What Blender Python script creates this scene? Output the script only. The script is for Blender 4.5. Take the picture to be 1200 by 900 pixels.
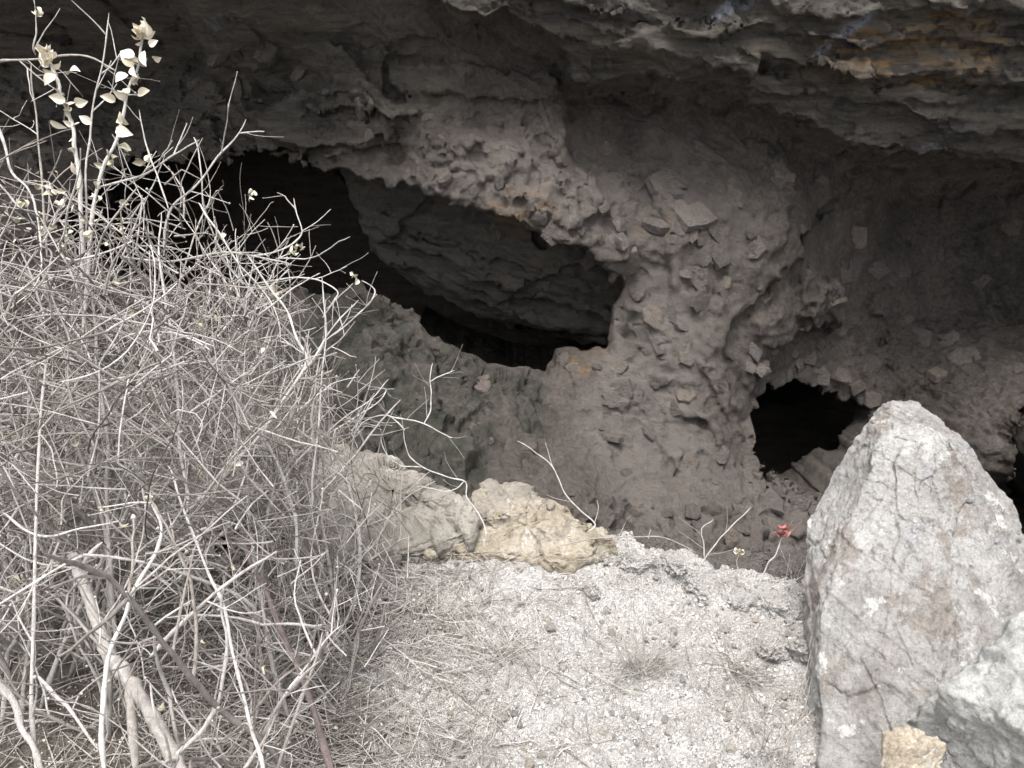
import bpy, bmesh, math, random, time
import numpy as np
from mathutils import Vector, Matrix
from mathutils.bvhtree import BVHTree
T0 = time.time()
R = math.radians
for o in list(bpy.data.objects): bpy.data.objects.remove(o)
S = bpy.context.scene
COL = S.collection
# ------------------------------------------------------------------ camera
PITCH = R(25.0); CAMZ = 1.5; F = 942.0           # F: focal length in photo pixels (1200 wide)
cd = bpy.data.cameras.new('camera'); cam = bpy.data.objects.new('camera', cd); COL.objects.link(cam)
cam.location = (0, 0, CAMZ); cam.rotation_euler = (math.pi/2 - PITCH, 0, 0)
cd.sensor_fit = 'HORIZONTAL'; cd.sensor_width = 36; cd.lens = 36*F/1200
cd.clip_start = .02; cd.clip_end = 500
S.camera = cam
# ------------------------------------------------------------------ sky, sun, exposure
SUN_EL, SUN_AZ = 74.0, 205.0      # azimuth: direction the light comes from, clockwise from +Y
w = bpy.data.worlds.new('World'); S.world = w; w.use_nodes = True
nt = w.node_tree; nt.nodes.clear()
sky = nt.nodes.new('ShaderNodeTexSky'); sky.sky_type = 'NISHITA'; sky.sun_disc = False
sky.sun_elevation = R(SUN_EL); sky.sun_rotation = R(SUN_AZ)
sky.air_density = 1.0; sky.dust_density = 4.0; sky.ozone_density = 1.0
hs = nt.nodes.new('ShaderNodeHueSaturation'); hs.inputs['Saturation'].default_value = .22
bg = nt.nodes.new('ShaderNodeBackground'); bg.inputs['Strength'].default_value = .12
wo = nt.nodes.new('ShaderNodeOutputWorld')
nt.links.new(sky.outputs[0], hs.inputs['Color']); nt.links.new(hs.outputs[0], bg.inputs[0]); nt.links.new(bg.outputs[0], wo.inputs[0])
sd = bpy.data.lights.new('sun', 'SUN'); sun = bpy.data.objects.new('sun', sd); COL.objects.link(sun)
sd.energy = 1.5; sd.angle = R(30); sd.color = (1, .97, .93)
az, el = R(SUN_AZ), R(SUN_EL)
sun.rotation_euler = Vector((-math.sin(az)*math.cos(el), -math.cos(az)*math.cos(el), -math.sin(el))).to_track_quat('-Z', 'Y').to_euler()
S.view_settings.view_transform = 'Standard'; S.view_settings.look = 'None'
S.view_settings.exposure = 1.52; S.view_settings.gamma = 1; S.view_settings.use_curve_mapping = False
S.render.engine = 'CYCLES'
S.cycles.max_bounces = 6; S.cycles.diffuse_bounces = 5

# ------------------------------------------------------------------ helpers
CP, SP = math.cos(PITCH), math.sin(PITCH)
def fr(x, v, d):                     # relief frame (x, up', depth along tilted axis) -> world
    return (x, v*SP + d*CP, CAMZ + v*CP - d*SP)
def P(px, py, d): return Vector(fr((px-600)/F*d, (450-py)/F*d, d))
def G(px, py, z=0.0):
    a = (450-py)/F; dz = a*CP - SP
    return P(px, py, (z-CAMZ)/dz)
def hash3(i, j, k, seed):
    h = (i.astype(np.int64)*374761393 + j.astype(np.int64)*668265263 + k.astype(np.int64)*2147483647 + seed*974634777) & 0xffffffff
    h = ((h ^ (h >> 13))*1274126177) & 0xffffffff
    h = ((h ^ (h >> 15))*2246822519) & 0xffffffff
    return ((h ^ (h >> 16)) & 0xffffff)/16777215.0
def vnoise(x, y, z, seed=0):
    i, j, k = np.floor(x), np.floor(y), np.floor(z)
    u, v_, w_ = x-i, y-j, z-k
    u, v_, w_ = [t*t*t*(t*(t*6-15)+10) for t in (u, v_, w_)]
    r = 0
    for a in (0, 1):
        for b in (0, 1):
            for c in (0, 1):
                r = r + hash3(i+a, j+b, k+c, seed)*(u if a else 1-u)*(v_ if b else 1-v_)*(w_ if c else 1-w_)
    return r*2-1
def fbm(x, y, z, oct=4, seed=0, gain=.5):
    r, a = 0, 1.0
    for o in range(oct):
        r = r + a*vnoise(x, y, z, seed+o*17); x, y, z = x*2.03+3.1, y*2.03+1.7, z*2.03+5.3; a *= gain
    return r
def worley(x, y, z, seed=0):         # F1, F2, id
    i, j, k = np.floor(x), np.floor(y), np.floor(z)
    f1 = np.full(x.shape, 9.0); f2 = f1.copy(); cid = np.zeros(x.shape)
    for a in (-1, 0, 1):
        for b in (-1, 0, 1):
            for c in (-1, 0, 1):
                ii, jj, kk = i+a, j+b, k+c
                dx = ii+hash3(ii, jj, kk, seed)-x; dy = jj+hash3(ii, jj, kk, seed+1)-y; dz = kk+hash3(ii, jj, kk, seed+2)-z
                d = np.sqrt(dx*dx+dy*dy+dz*dz); h = hash3(ii, jj, kk, seed+3)
                near = d < f1
                f2 = np.where(near, f1, np.minimum(f2, d)); cid = np.where(near, h, cid); f1 = np.where(near, d, f1)
    return f1, f2, cid
def facets(x, y, sc, seed, tilt=1.0):       # piecewise planar chipped surface, value about -1..1, and crack distance
    x = x*sc; y = y*sc; i, j = np.floor(x), np.floor(y); z = i*0
    f1 = np.full(x.shape, 9.0); f2 = f1.copy(); out = np.zeros(x.shape)
    for a in (-1, 0, 1):
        for b in (-1, 0, 1):
            ii, jj = i+a, j+b; dx = x-ii-hash3(ii, jj, z, seed); dy = y-jj-hash3(ii, jj, z, seed+1); d = np.sqrt(dx*dx+dy*dy)
            v = (hash3(ii, jj, z, seed+2)*2-1)+tilt*((hash3(ii, jj, z, seed+3)*2-1)*dx+(hash3(ii, jj, z, seed+4)*2-1)*dy)
            near = d < f1; f2 = np.where(near, f1, np.minimum(f2, d)); out = np.where(near, v, out); f1 = np.where(near, d, f1)
    return out, f2-f1
def sstep(a, b, x):
    t = np.clip((x-a)/(b-a), 0, 1); return t*t*(3-2*t)
def polysdf(poly, X, Y):             # signed distance to a polygon, negative inside
    d = np.full(X.shape, 1e9); ins = np.zeros(X.shape, bool); n = len(poly)
    for i in range(n):
        ax, ay = poly[i]; bx, by = poly[(i+1) % n]
        ex, ey = bx-ax, by-ay; wx, wy = X-ax, Y-ay
        t = np.clip((wx*ex+wy*ey)/(ex*ex+ey*ey+1e-12), 0, 1)
        d = np.minimum(d, (wx-ex*t)**2+(wy-ey*t)**2)
        c = ((ay > Y) != (by > Y)) & (X < ex*(Y-ay)/(ey if abs(ey) > 1e-9 else 1e-9)+ax)
        ins ^= c
    d = np.sqrt(d); return np.where(ins, -d, d)
def npmesh(name, V, Fq, smooth=True):
    V = np.asarray(V, np.float32); Fq = np.asarray(Fq, np.int32)
    me = bpy.data.meshes.new(name); n, k = Fq.shape
    me.vertices.add(len(V)); me.vertices.foreach_set('co', V.ravel())
    me.loops.add(n*k); me.loops.foreach_set('vertex_index', Fq.ravel())
    me.polygons.add(n); me.polygons.foreach_set('loop_start', np.arange(0, n*k, k, dtype=np.int32))
    me.polygons.foreach_set('loop_total', np.full(n, k, np.int32))
    me.polygons.foreach_set('use_smooth', np.full(n, smooth, bool))
    me.update(calc_edges=True); return me
def attr(me, name, arr):
    a = me.attributes.new(name, 'FLOAT', 'POINT'); a.data.foreach_set('value', np.asarray(arr, np.float32))
def normals(V, Fq):
    a, b, c, d = [V[Fq[:, i]] for i in (0, 1, 2, 3)]
    n = np.cross(c-a, d-b); N = np.zeros_like(V)
    for i in range(4):
        for ax in range(3): N[:, ax] += np.bincount(Fq[:, i], n[:, ax], len(V))
    return N/(np.linalg.norm(N, axis=1, keepdims=True)+1e-12)
def link(name, me, mat=None, parent=None):
    o = bpy.data.objects.new(name, me); COL.objects.link(o)
    if mat is not None and me is not None and not me.materials: me.materials.append(mat)
    if parent is not None: o.parent = parent
    return o
def empty(name, loc):
    o = bpy.data.objects.new(name, None); COL.objects.link(o); o.location = loc; o.empty_display_size = .1; return o
def under(o, parent):                # parent keeping the world place (parents are plain translated empties / meshes)
    o.parent = parent; o.location = Vector(o.location) - Vector(parent.location) ; return o
def tag(o, label=None, cat=None, group=None, kind=None):
    if label: o['label'] = label
    if cat: o['category'] = cat
    if group: o['group'] = group
    if kind: o['kind'] = kind
    return o
def shift(me, off):
    n = len(me.vertices); a = np.empty(n*3, np.float32); me.vertices.foreach_get('co', a)
    a = a.reshape(-1, 3)-np.array(off, np.float32); me.vertices.foreach_set('co', a.ravel()); me.update()

# ------------------------------------------------------------------ materials
class NB:
    def __init__(s, name, rough=.95):
        m = bpy.data.materials.new(name); m.use_nodes = True; s.m = m; s.t = m.node_tree; s.t.nodes.clear()
        s.b = s.n('ShaderNodeBsdfPrincipled'); s.o = s.n('ShaderNodeOutputMaterial'); s.l(s.b.outputs[0], s.o.inputs[0])
        s.b.inputs['Roughness'].default_value = rough; s.b.inputs['Specular IOR Level'].default_value = .15
        s.c = s.n('ShaderNodeTexCoord').outputs['Object']
    def n(s, t): return s.t.nodes.new(t)
    def l(s, a, b): s.t.links.new(a, b)
    def noise(s, scale, detail=5, rough=.6, vec=None, dist=0):
        k = s.n('ShaderNodeTexNoise'); k.inputs['Scale'].default_value = scale; k.inputs['Detail'].default_value = detail
        k.inputs['Roughness'].default_value = rough; k.inputs['Distortion'].default_value = dist
        s.l(vec or s.c, k.inputs['Vector']); return k.outputs['Fac']
    def voro(s, scale, feat='F1', out='Distance', vec=None):
        k = s.n('ShaderNodeTexVoronoi'); k.feature = feat; k.inputs['Scale'].default_value = scale; s.l(vec or s.c, k.inputs['Vector']); return k.outputs[out]
    def ramp(s, fac, stops):
        k = s.n('ShaderNodeValToRGB'); e = k.color_ramp.elements
        while len(e) < len(stops): e.new(.5)
        for q, (p, c) in zip(e, stops): q.position = p; q.color = (*c, 1) if len(c) == 3 else c
        s.l(fac, k.inputs[0]); return k.outputs[0]
    def val(s, fac, a, b, lo=0., hi=1.):
        k = s.n('ShaderNodeMapRange'); k.interpolation_type = 'SMOOTHSTEP'; s.l(fac, k.inputs[0])
        for i, q in enumerate((a, b, lo, hi)): k.inputs[i+1].default_value = q
        return k.outputs[0]
    def mix(s, f, a, b, mode='MIX'):
        k = s.n('ShaderNodeMix'); k.data_type = 'RGBA'; k.blend_type = mode
        for sock, q in ((k.inputs[0], f), (k.inputs[6], a), (k.inputs[7], b)):
            if isinstance(q, (int, float)): sock.default_value = q
            elif isinstance(q, tuple): sock.default_value = (*q, 1)
            else: s.l(q, sock)
        return k.outputs[2]
    def math(s, op, a, b=0.):
        k = s.n('ShaderNodeMath'); k.operation = op
        for i, q in enumerate((a, b)):
            if isinstance(q, (int, float)): k.inputs[i].default_value = q
            else: s.l(q, k.inputs[i])
        return k.outputs[0]
    def at(s, name):
        k = s.n('ShaderNodeAttribute'); k.attribute_name = name; return k.outputs['Fac']
    def rnd(s): return s.n('ShaderNodeObjectInfo').outputs['Random']
    def scaled(s, sx, sy, sz, rot=(0, 0, 0)):
        k = s.n('ShaderNodeMapping'); k.inputs['Scale'].default_value = (sx, sy, sz); k.inputs['Rotation'].default_value = rot
        s.l(s.c, k.inputs['Vector']); return k.outputs[0]
    def bump(s, h, dist, strength=1.0):
        k = s.n('ShaderNodeBump'); k.inputs['Distance'].default_value = dist; k.inputs['Strength'].default_value = strength
        s.l(h, k.inputs['Height'])
        if s.b.inputs['Normal'].links: s.l(s.b.inputs['Normal'].links[0].from_socket, k.inputs['Normal'])
        s.l(k.outputs[0], s.b.inputs['Normal'])
    def col(s, c):
        if isinstance(c, tuple): s.b.inputs['Base Color'].default_value = (*c, 1)
        else: s.l(c, s.b.inputs['Base Color'])
        return s

def m_wall():
    s = NB('cave_rock')
    base = s.ramp(s.noise(2.3, 6, .6), [(.25, (.092, .082, .075)), (.5, (.142, .127, .116)), (.75, (.204, .182, .167))])
    fine = s.noise(38, 5, .7)
    base = s.mix(.8, base, s.ramp(fine, [(.3, (.5, .48, .46)), (.7, (1.2, 1.17, 1.13))]), 'MULTIPLY')
    sv = s.scaled(1.2, 1.2, 9, (R(25), R(10), 0))
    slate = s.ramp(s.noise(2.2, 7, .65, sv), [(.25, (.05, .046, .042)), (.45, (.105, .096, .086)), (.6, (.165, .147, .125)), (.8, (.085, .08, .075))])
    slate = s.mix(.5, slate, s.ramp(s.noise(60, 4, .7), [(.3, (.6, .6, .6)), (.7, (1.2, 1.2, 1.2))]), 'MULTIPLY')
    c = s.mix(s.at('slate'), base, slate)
    c = s.mix(s.math('MULTIPLY', s.at('ochre'), s.val(s.noise(5, 6, .7, sv), .45, .62)), c, (.23, .15, .075))
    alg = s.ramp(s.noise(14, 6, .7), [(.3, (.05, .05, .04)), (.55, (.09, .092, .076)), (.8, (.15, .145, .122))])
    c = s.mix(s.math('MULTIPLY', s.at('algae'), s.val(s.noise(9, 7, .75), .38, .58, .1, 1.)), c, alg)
    dust = s.ramp(s.noise(9, 6, .7), [(.28, (.145, .128, .117)), (.72, (.245, .217, .197))])
    c = s.mix(s.at('dust'), c, dust)
    spk = s.val(s.voro(42), .0, .17, 1., 0.)
    c = s.mix(s.math('MULTIPLY', spk, s.val(s.noise(3.2, 3, .5), .5, .62, 0., .55)), c, (.3, .26, .22))
    lich = s.math('MULTIPLY', s.val(s.noise(3.1, 6, .7), .6, .68), s.val(s.noise(40, 3, .6), .4, .6))
    c = s.mix(s.math('MULTIPLY', lich, s.math('MULTIPLY', s.at('slate'), .55)), c, (.24, .25, .27))
    c = s.mix(s.math('MULTIPLY', s.at('scrape'), s.val(s.noise(30, 5, .7), .4, .55, .1, .85)), c, (.3, .325, .38))
    s.col(c)
    h = s.mix(s.at('slate'), s.noise(20, 8, .72), s.noise(7, 9, .72, s.scaled(1.5, 1.5, 6, (R(25), R(10), 0))))
    s.bump(h, .05, 1.0)
    s.bump(s.noise(85, 6, .8), .014, 1.)
    return s.m
def m_gravel():
    s = NB('gravel_soil')
    c = s.ramp(s.noise(7, 6, .65), [(.3, (.5, .48, .455)), (.55, (.67, .653, .63)), (.75, (.77, .757, .74))])
    c = s.mix(.75, c, s.ramp(s.noise(120, 5, .75), [(.32, (.58, .56, .54)), (.6, (1.08, 1.07, 1.06))]), 'MULTIPLY')
    c = s.mix(s.val(s.noise(22, 7, .75), .55, .64, 0., .45), c, (.4, .38, .36))
    c = s.mix(s.val(s.noise(2.3, 4, .6), .55, .72, 0., .4), c, (.36, .325, .285))
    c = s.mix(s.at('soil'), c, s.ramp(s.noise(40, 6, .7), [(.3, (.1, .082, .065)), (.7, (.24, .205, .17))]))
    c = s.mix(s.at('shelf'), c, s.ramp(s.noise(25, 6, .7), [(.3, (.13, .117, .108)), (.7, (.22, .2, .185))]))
    s.col(c)
    s.bump(s.noise(55, 8, .8), .03, 1.0); s.bump(s.voro(150), .006, .8)
    return s.m
def m_stone(name, cols, sc=22, rnd=True):
    s = NB(name)
    c = s.ramp(s.noise(sc, 8, .75), [(.34, cols[0]), (.5, cols[1]), (.64, cols[2])])
    if not rnd: c = s.mix(s.val(s.noise(sc*2.2, 7, .75), .56, .63, 0., .55), c, tuple(q*.45 for q in cols[1])); c = s.mix(s.val(s.noise(sc*1.6, 7, .7, s.scaled(1.3, .9, 1, (.5, 1, 0))), .58, .63, 0., .6), c, (.62, .6, .57))
    if rnd:
        c = s.mix(1., c, s.ramp(s.rnd(), [(0., (.75, .73, .71)), (.35, (1., .96, .9)), (.6, (.86, .86, .88)), (.8, (1.08, .98, .86)), (1., (1.2, 1.18, 1.14))]), 'MULTIPLY')
    c = s.mix(.5, c, s.ramp(s.noise(150, 4, .7), [(.3, (.6, .6, .6)), (.7, (1.2, 1.2, 1.2))]), 'MULTIPLY')
    s.col(c); s.bump(s.noise(45, 8, .75), .012, 1.); s.bump(s.noise(14, 6, .7), .02, .8 if not rnd else .2)
    return s.m
def m_bark(name, lo, hi, rnd=True):
    s = NB(name, .9)
    f = s.at('tone')
    c = s.ramp(f, [(0., lo), (.5, tuple((a*1.06+b*.94)/2.1*k for a, b, k in zip(lo, hi, (1.04, 1., .96)))), (1., hi)])
    c = s.mix(.6, c, s.ramp(s.noise(70, 5, .7, s.scaled(1, 1, .3)), [(.34, (.42, .38, .35)), (.6, (1.1, 1.1, 1.1))]), 'MULTIPLY')
    s.col(c); s.bump(s.noise(90, 6, .75, s.scaled(1, 1, .35)), .006, 1.)
    return s.m
def m_leaf(name, a, b):
    s = NB(name, .8)
    c = s.ramp(s.rnd(), [(0., a), (1., b)])
    c = s.mix(.5, c, s.ramp(s.noise(60, 4, .6), [(.3, (.65, .6, .55)), (.7, (1.1, 1.1, 1.1))]), 'MULTIPLY')
    s.col(c); s.b.inputs['Transmission Weight'].default_value = 0
    return s.m
def m_wstone():
    s = NB('wall_stone'); c = s.ramp(s.noise(3, 6, .7), [(.28, (.125, .11, .1)), (.5, (.17, .15, .137)), (.72, (.22, .195, .178))])
    c = s.mix(1., c, s.ramp(s.rnd(), [(0., (.8, .8, .8)), (.6, (1., 1., 1.)), (1., (1.15, 1.1, 1.02))]), 'MULTIPLY')
    s.col(c); s.bump(s.noise(5, 7, .7), .05, .9); return s.m
M = dict(wall=m_wall(), gravel=m_gravel(),
    wstone=m_wstone(),
    pebble=m_stone('pebble_stone', [(.5, .48, .45), (.66, .64, .61), (.78, .76, .73)], 30),
    bark=m_bark('dry_bark', (.12, .105, .095), (.66, .64, .615)),
    bark2=m_bark('purple_brown_bark', (.14, .115, .11), (.24, .2, .197)),
    straw=m_bark('dry_straw', (.27, .245, .222), (.64, .62, .595)),
    leaf=m_leaf('pale_dry_leaf', (.66, .6, .47), (.82, .78, .68)),
    curl=m_leaf('curled_grey_green_leaf', (.4, .37, .27), (.66, .63, .52)),
    red=m_leaf('red_leaf', (.36, .13, .12), (.46, .2, .19)))

# ------------------------------------------------------------------ the cave (implicit solid -> surface nets)
AX = R(12.0); CA, SA = math.cos(AX), math.sin(AX)     # the wall is modelled as relief along an axis dipping 12 degrees
def to_rel(p): dz = p[2]-CAMZ; return p[0], p[1]*SA+dz*CA, p[1]*CA-dz*SA
def proj(X, V, W):
    y = V*SA+W*CA; dz = V*CA-W*SA; d = y*CP-dz*SP; return 600+X/d*F, 450-(y*SP+dz*CP)/d*F, d
def build_cave():
    h = .0155
    xs = np.arange(-3.7, 3.7, h); vs = np.arange(-2.25, 2.15, h); ws = np.arange(2.5, 7.3, h)
    X, V = np.meshgrid(xs, vs, indexing='ij')
    ctl = [ # px, py, depth from the camera
     (-250,-60,4.6),(-250,300,4.6),(-250,700,3.6),(0,20,5.3),(90,60,5.0),(60,180,5.1),(40,330,4.9),(40,450,4.4),(40,600,3.6),(180,300,4.7),(250,400,4.2),(250,560,3.2),
     (230,30,4.75),(230,120,4.7),(330,60,4.5),(330,150,4.4),(420,40,4.2),(440,160,4.15),(500,110,4.1),(520,210,4.0),
     (600,40,4.05),(620,120,4.0),(600,230,3.9),(660,285,3.9),(720,250,4.0),(740,330,4.05),(760,400,4.05),(830,300,4.12),
     (780,470,4.0),(700,440,4.05),(680,500,3.88),(780,560,3.85),(740,610,3.6),(860,600,3.75),(840,520,3.95),(850,420,4.1),
     (760,160,4.08),(860,190,4.15),(950,230,4.3),(900,330,4.25),(930,420,4.4),
     (700,0,4.15),(900,0,4.2),(1100,0,4.2),(1200,60,4.3),(1000,60,4.3),(850,70,4.25),(950,130,4.3),(1100,140,4.5),(1200,150,4.6),
     (1080,230,5.0),(1190,230,5.1),(1080,330,5.0),(1190,400,5.1),(1080,450,4.9),(1190,560,5.0),(1060,520,4.75),
     (920,570,4.15),(980,600,4.05),(960,650,3.7),(880,655,3.6),(1000,555,4.45),(1100,640,4.1),
     (440,345,4.0),(520,400,4.0),(600,435,4.05),(650,450,4.05),(560,470,3.85),(480,430,3.75),(420,420,3.75),(420,490,3.4),(480,500,3.5),
     (580,510,3.65),(640,520,3.72),(500,560,3.2),(560,560,3.35),(620,580,3.4),(680,590,3.5),(400,560,3.0),(700,640,3.35),(800,650,3.45),
     (420,640,3.0),(600,660,3.25),(700,740,3.35),(950,740,3.5),(300,760,3.0),(600,950,3.2),(1100,800,3.5),(1300,900,3.3),
     (1400,300,4.4),(1500,100,4.0),(1400,600,3.7),(1400,0,4.0)]
    A = [to_rel(P(*c)) for c in ctl]
    A += [to_rel(q) for q in [(-3,3.5,2.0),(-1.6,3.5,2.0),(-.6,3.9,2.1),(.5,4.2,2.1),(1.8,4.2,2.1),(3.4,4.0,2.1),(-3,3.3,3.),(-1.6,3.3,3.),(-.6,3.9,3.),(.5,4.3,3.),(1.8,4.3,3.),(3.4,4.2,3.)]]  # unseen cliff overhead: left leans out for shade, the rest recedes for light
    A = np.array(A)
    def phi(r2): return .5*r2*np.log(r2+1e-9)
    n = len(A); K = phi(((A[:, None, :2]-A[None, :, :2])**2).sum(-1))+np.eye(n)*.01
    Pm = np.c_[np.ones(n), A[:, :2]]
    sol = np.linalg.solve(np.block([[K, Pm], [Pm.T, np.zeros((3, 3))]]), np.r_[A[:, 2], 0, 0, 0])
    D = sol[n] + sol[n+1]*X + sol[n+2]*V
    for i in range(n): D = D + sol[i]*phi((X-A[i, 0])**2+(V-A[i, 1])**2)
    D = np.clip(D, 2.7, 5.6)
    Z0 = np.zeros_like(X)
    wx = .03*fbm(X*5, V*5, Z0, 4, 3)+.012*fbm(X*24, V*24, Z0, 3, 5); wv = .03*fbm(X*5, V*5, Z0+9, 4, 7)+.012*fbm(X*24, V*24, Z0+9, 3, 9)
    WX = X+wx; WV = V+wv
    def pp(pts, d): return [to_rel(P(px, py, d))[:2] for px, py in pts]
    def mask(pts, d, soft=.012): return sstep(soft, -soft, polysdf(pp(pts, d), WX, WV))
    PX, PY, PD = proj(X, V, D)
    def smask(pts, soft=2.5):              # outline drawn on the surface itself
        return sstep(soft, -soft, polysdf(pts, PX+wx*230, PY-wv*230))
    def bed(t, hh, cw, seed, rake=.2):     # courses of bedded rock, broken sideways into blocks
        tt = t/hh+.5*vnoise(X*.9, V*.4, Z0, seed+40); row = np.floor(tt); u = tt-row; rr = hash3(row, row*0, row*0, seed)
        cx = np.floor((WX+rr*9+.5*u*cw)/(cw*(.5+rr)))
        return hash3(row, cx, row*0, seed+1)-rake*u
    fA, kA = facets(WX, WV*1.5, 3.0, 141); fB, kB = facets(WX, WV*1.5, 8.5, 145); fC, kC = facets(WX, WV*1.3, 21, 149)
    t = WV+.14*WX+.06*fbm(X*1.3, V*1.3, Z0, 3, 21)
    # recesses behind the pillar and the alcove with its sharp left edge
    D = D+mask([(672,60),(668,108),(662,165),(705,222),(780,300),(1010,260),(1010,60)], 4.02, .01)*.15*sstep(245, 170, PY)
    P1 = [(1000,150),(1003,228),(968,252),(945,270),(958,322),(994,332),(986,380),(935,402),(908,440),(888,478),(898,520),(1000,565),(1300,640),(1500,400),(1500,150)]
    D = D+smask(P1)*.17
    D = D+smask([(853,415),(862,380),(905,335),(950,290),(960,322),(940,400),(905,440),(888,478),(898,525),(884,545),(868,530),(857,490)])*.09
    D = D+smask([(940,200),(918,270),(905,315),(935,330),(960,270),(1000,240),(1002,195)])*.05
    # left band of chipped rock and the arch
    left = np.clip(sstep(.1, -.2, polysdf(pp([(-600,-900),(-600,260),(180,190),(400,205),(470,190),(540,120),(520,60),(420,20),(420,-900)], 4.4), WX, WV)), 0, 1)
    D = D-left*(.16*bed(t+.1*WX, .32, 1.0, 37, .15)+.05*bed(t, .1, .6, 39, .1)+.07*fA+.014*fB)
    D = D-.08*smask([(500,150),(600,160),(690,215),(740,280),(725,335),(680,300),(612,266),(560,248),(480,212)], 8)
    D = D-.06*smask([(452,62),(470,62),(474,72),(640,84),(665,105),(640,126),(575,122),(520,112),(472,110)])
    D = D+.12*smask([(300,100),(345,95),(350,120),(310,118)])
    D = D-.07*smask([(395,95),(445,100),(470,140),(455,165),(400,190),(330,170),(310,140)], 5)
    # projecting courses of the overhang, each at its own depth
    over = np.zeros_like(X)
    def plate(pts, d, sl=.05, sx=0.):
        nonlocal D, over
        q = pp(pts, d); ref = to_rel(P(*pts[len(pts)//2-1], d)); m = mask(pts, d)
        D = D*(1-m)+np.minimum(D, ref[2]+sl*(V-ref[1])+sx*(X-ref[0]))*m; over = np.maximum(over, m)
    plate([(855,40),(862,110),(880,134),(940,150),(1005,176),(1060,182),(1120,180),(1200,190),(1350,196),(1700,190),(1700,-700),(855,-700)], 4.02, .0, .03)
    plate([(950,40),(985,120),(1010,128),(1060,140),(1130,158),(1200,160),(1350,170),(1700,160),(1700,-700),(940,-700)], 3.9, .0)
    plate([(560,-700),(600,30),(640,52),(655,62),(660,75),(668,98),(760,92),(850,104),(905,122),(1010,110),(1080,118),(1200,128),(1350,130),(1700,130),(1700,-700)], 3.86, .0)
    plate([(480,-700),(500,10),(560,26),(655,50),(740,62),(800,74),(830,86),(884,102),(892,74),(930,80),(1000,98),(1060,88),(1200,108),(1350,110),(1700,100),(1700,-700)], 3.72, .03)
    plate([(560,-700),(600,4),(690,14),(760,28),(810,50),(850,48),(900,36),(1010,62),(1050,48),(1100,40),(1180,58),(1300,62),(1600,-700)], 3.6, .05)
    plate([(700,-700),(760,-6),(900,8),(960,22),(1080,14),(1200,24),(1300,30),(1600,-700)], 3.52, .08)
    D = D-over*(.05*bed(t, .2, 1.3, 31, .15)+.05*bed(t+.03*WX, .085, .6, 33, .1)+.03*bed(t, .04, .5, 35, .1)+.035*fA+.01*fB)
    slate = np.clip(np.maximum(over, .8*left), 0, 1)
    # peeling plates of mud and rubble
    mud = 1-slate
    PX, PY, PD = proj(X, V, D)
    rub = np.clip(sstep(1.3, .6, np.hypot((PX-590)/170, (PY-215)/90))+sstep(1.3, .6, np.hypot((PX-1130)/190, (PY-370)/190))*.8+sstep(570, 610, PY)*.9+sstep(1.2, .7, np.hypot((PX-520)/160, (PY-480)/110))*1.1, 0, 1.2)
    q = 1.25*(X+.3*wx)+.45*(V+.3*wv)+.3*fbm(X*1.7, V*1.7, Z0, 3, 171, .4)
    def saw(q, s_): u = q/s_-np.floor(q/s_); return np.where(u < .9, u/.9, (1-u)/.1)
    patch = sstep(-.1, .35, fbm(X*3, V*3, Z0, 3, 65))
    pil = sstep(1.25, .7, np.hypot((PX-850)/170, (PY-330)/230))
    D = D-mud*pil*(.044*(1-saw(q+.12*fbm(X*4, V*4, Z0, 2, 177), .33))*(.4+.9*patch)+.006*(1-saw(q*1.1+.1*fbm(X*3, V*3, Z0, 2, 173), .17)))
    tr = fbm(X*1.9, V*1.9, Z0, 4, 175, .42)
    D = D-mud*.016*np.floor(tr*4)
    HX, HV = X+.35*wx, V+.35*wv; fl, kl = facets(HX, HV, 5.0, 151, .5); fm, km = facets(HX, HV, 13, 155, .9); fn, kn = facets(HX, HV, 30, 159, .9); rub = rub*(1-.85*pil)
    D = D-mud*((.008+.016*patch)*fl*sstep(0, .04, kl)+(.002+.004*patch+.01*rub)*fm+(.001+.007*rub)*fn)
    D = D-mud*(.04*fbm(X*2.0, V*2.0, Z0, 4, 61)+(.006+.016*rub)*fbm(X*11, V*11, Z0, 4, 63))
    D = D-.05*np.abs(fbm(X*7, V*7, Z0, 3, 71))*sstep(560, 600, PY)
    Dp = np.pad(D, 1, mode='edge'); bw = .35*mud*pil; D = (1-bw)*D+bw*.25*(Dp[:-2, 1:-1]+Dp[2:, 1:-1]+Dp[1:-1, :-2]+Dp[1:-1, 2:])
    f = D[:, :, None].astype(np.float32) - ws[None, None, :].astype(np.float32)
    # left chamber, opening wider inside than at its mouth
    W_ = ws[None, None, :].astype(np.float32)
    PL = [(60,250),(130,215),(185,188),(240,196),(300,180),(395,205),(470,214),(560,250),(612,268),(682,300),(728,340),(716,380),(712,412),(655,412),(643,440),(560,430),(500,400),(462,354),(430,344),(300,338),(180,330),(90,300)]
    sl = (polysdf(PL, PX+wx*230, PY-wv*230)*PD/F).astype(np.float32)[:, :, None]
    c = sl - .55*np.clip(W_-PD[:, :, None].astype(np.float32)-.12, 0, 1.1)
    line = polysdf(pp([(395,190),(420,270),(450,325),(520,366),(620,388),(730,398),(900,430),(900,-200),(380,-200)], 4.8), WX, WV)
    ch = WV+.36*WX
    p0 = to_rel(P(690, 305, 4.6)); c0 = p0[1]+.36*p0[0]
    dn = (c0-ch)/.15+.45*vnoise(X*1.2, V*.6, Z0, 84)+.25*vnoise(X*4, V*3, Z0, 86); row = np.floor(dn)
    slab = 4.75+.17*np.clip(row+.25*(dn-row)-1, 0, 9)+.3*np.clip(-(X+.2), -.5, 1.5)-.05*bed(ch, .06, 1.2, 83, .2)-.05*fA-.01*fB
    back = slab + 2.2*sstep(-.03, .35, line+.06*fA)
    c = np.maximum(c, W_-back[:, :, None].astype(np.float32))
    f = np.maximum(f, -c)
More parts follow.
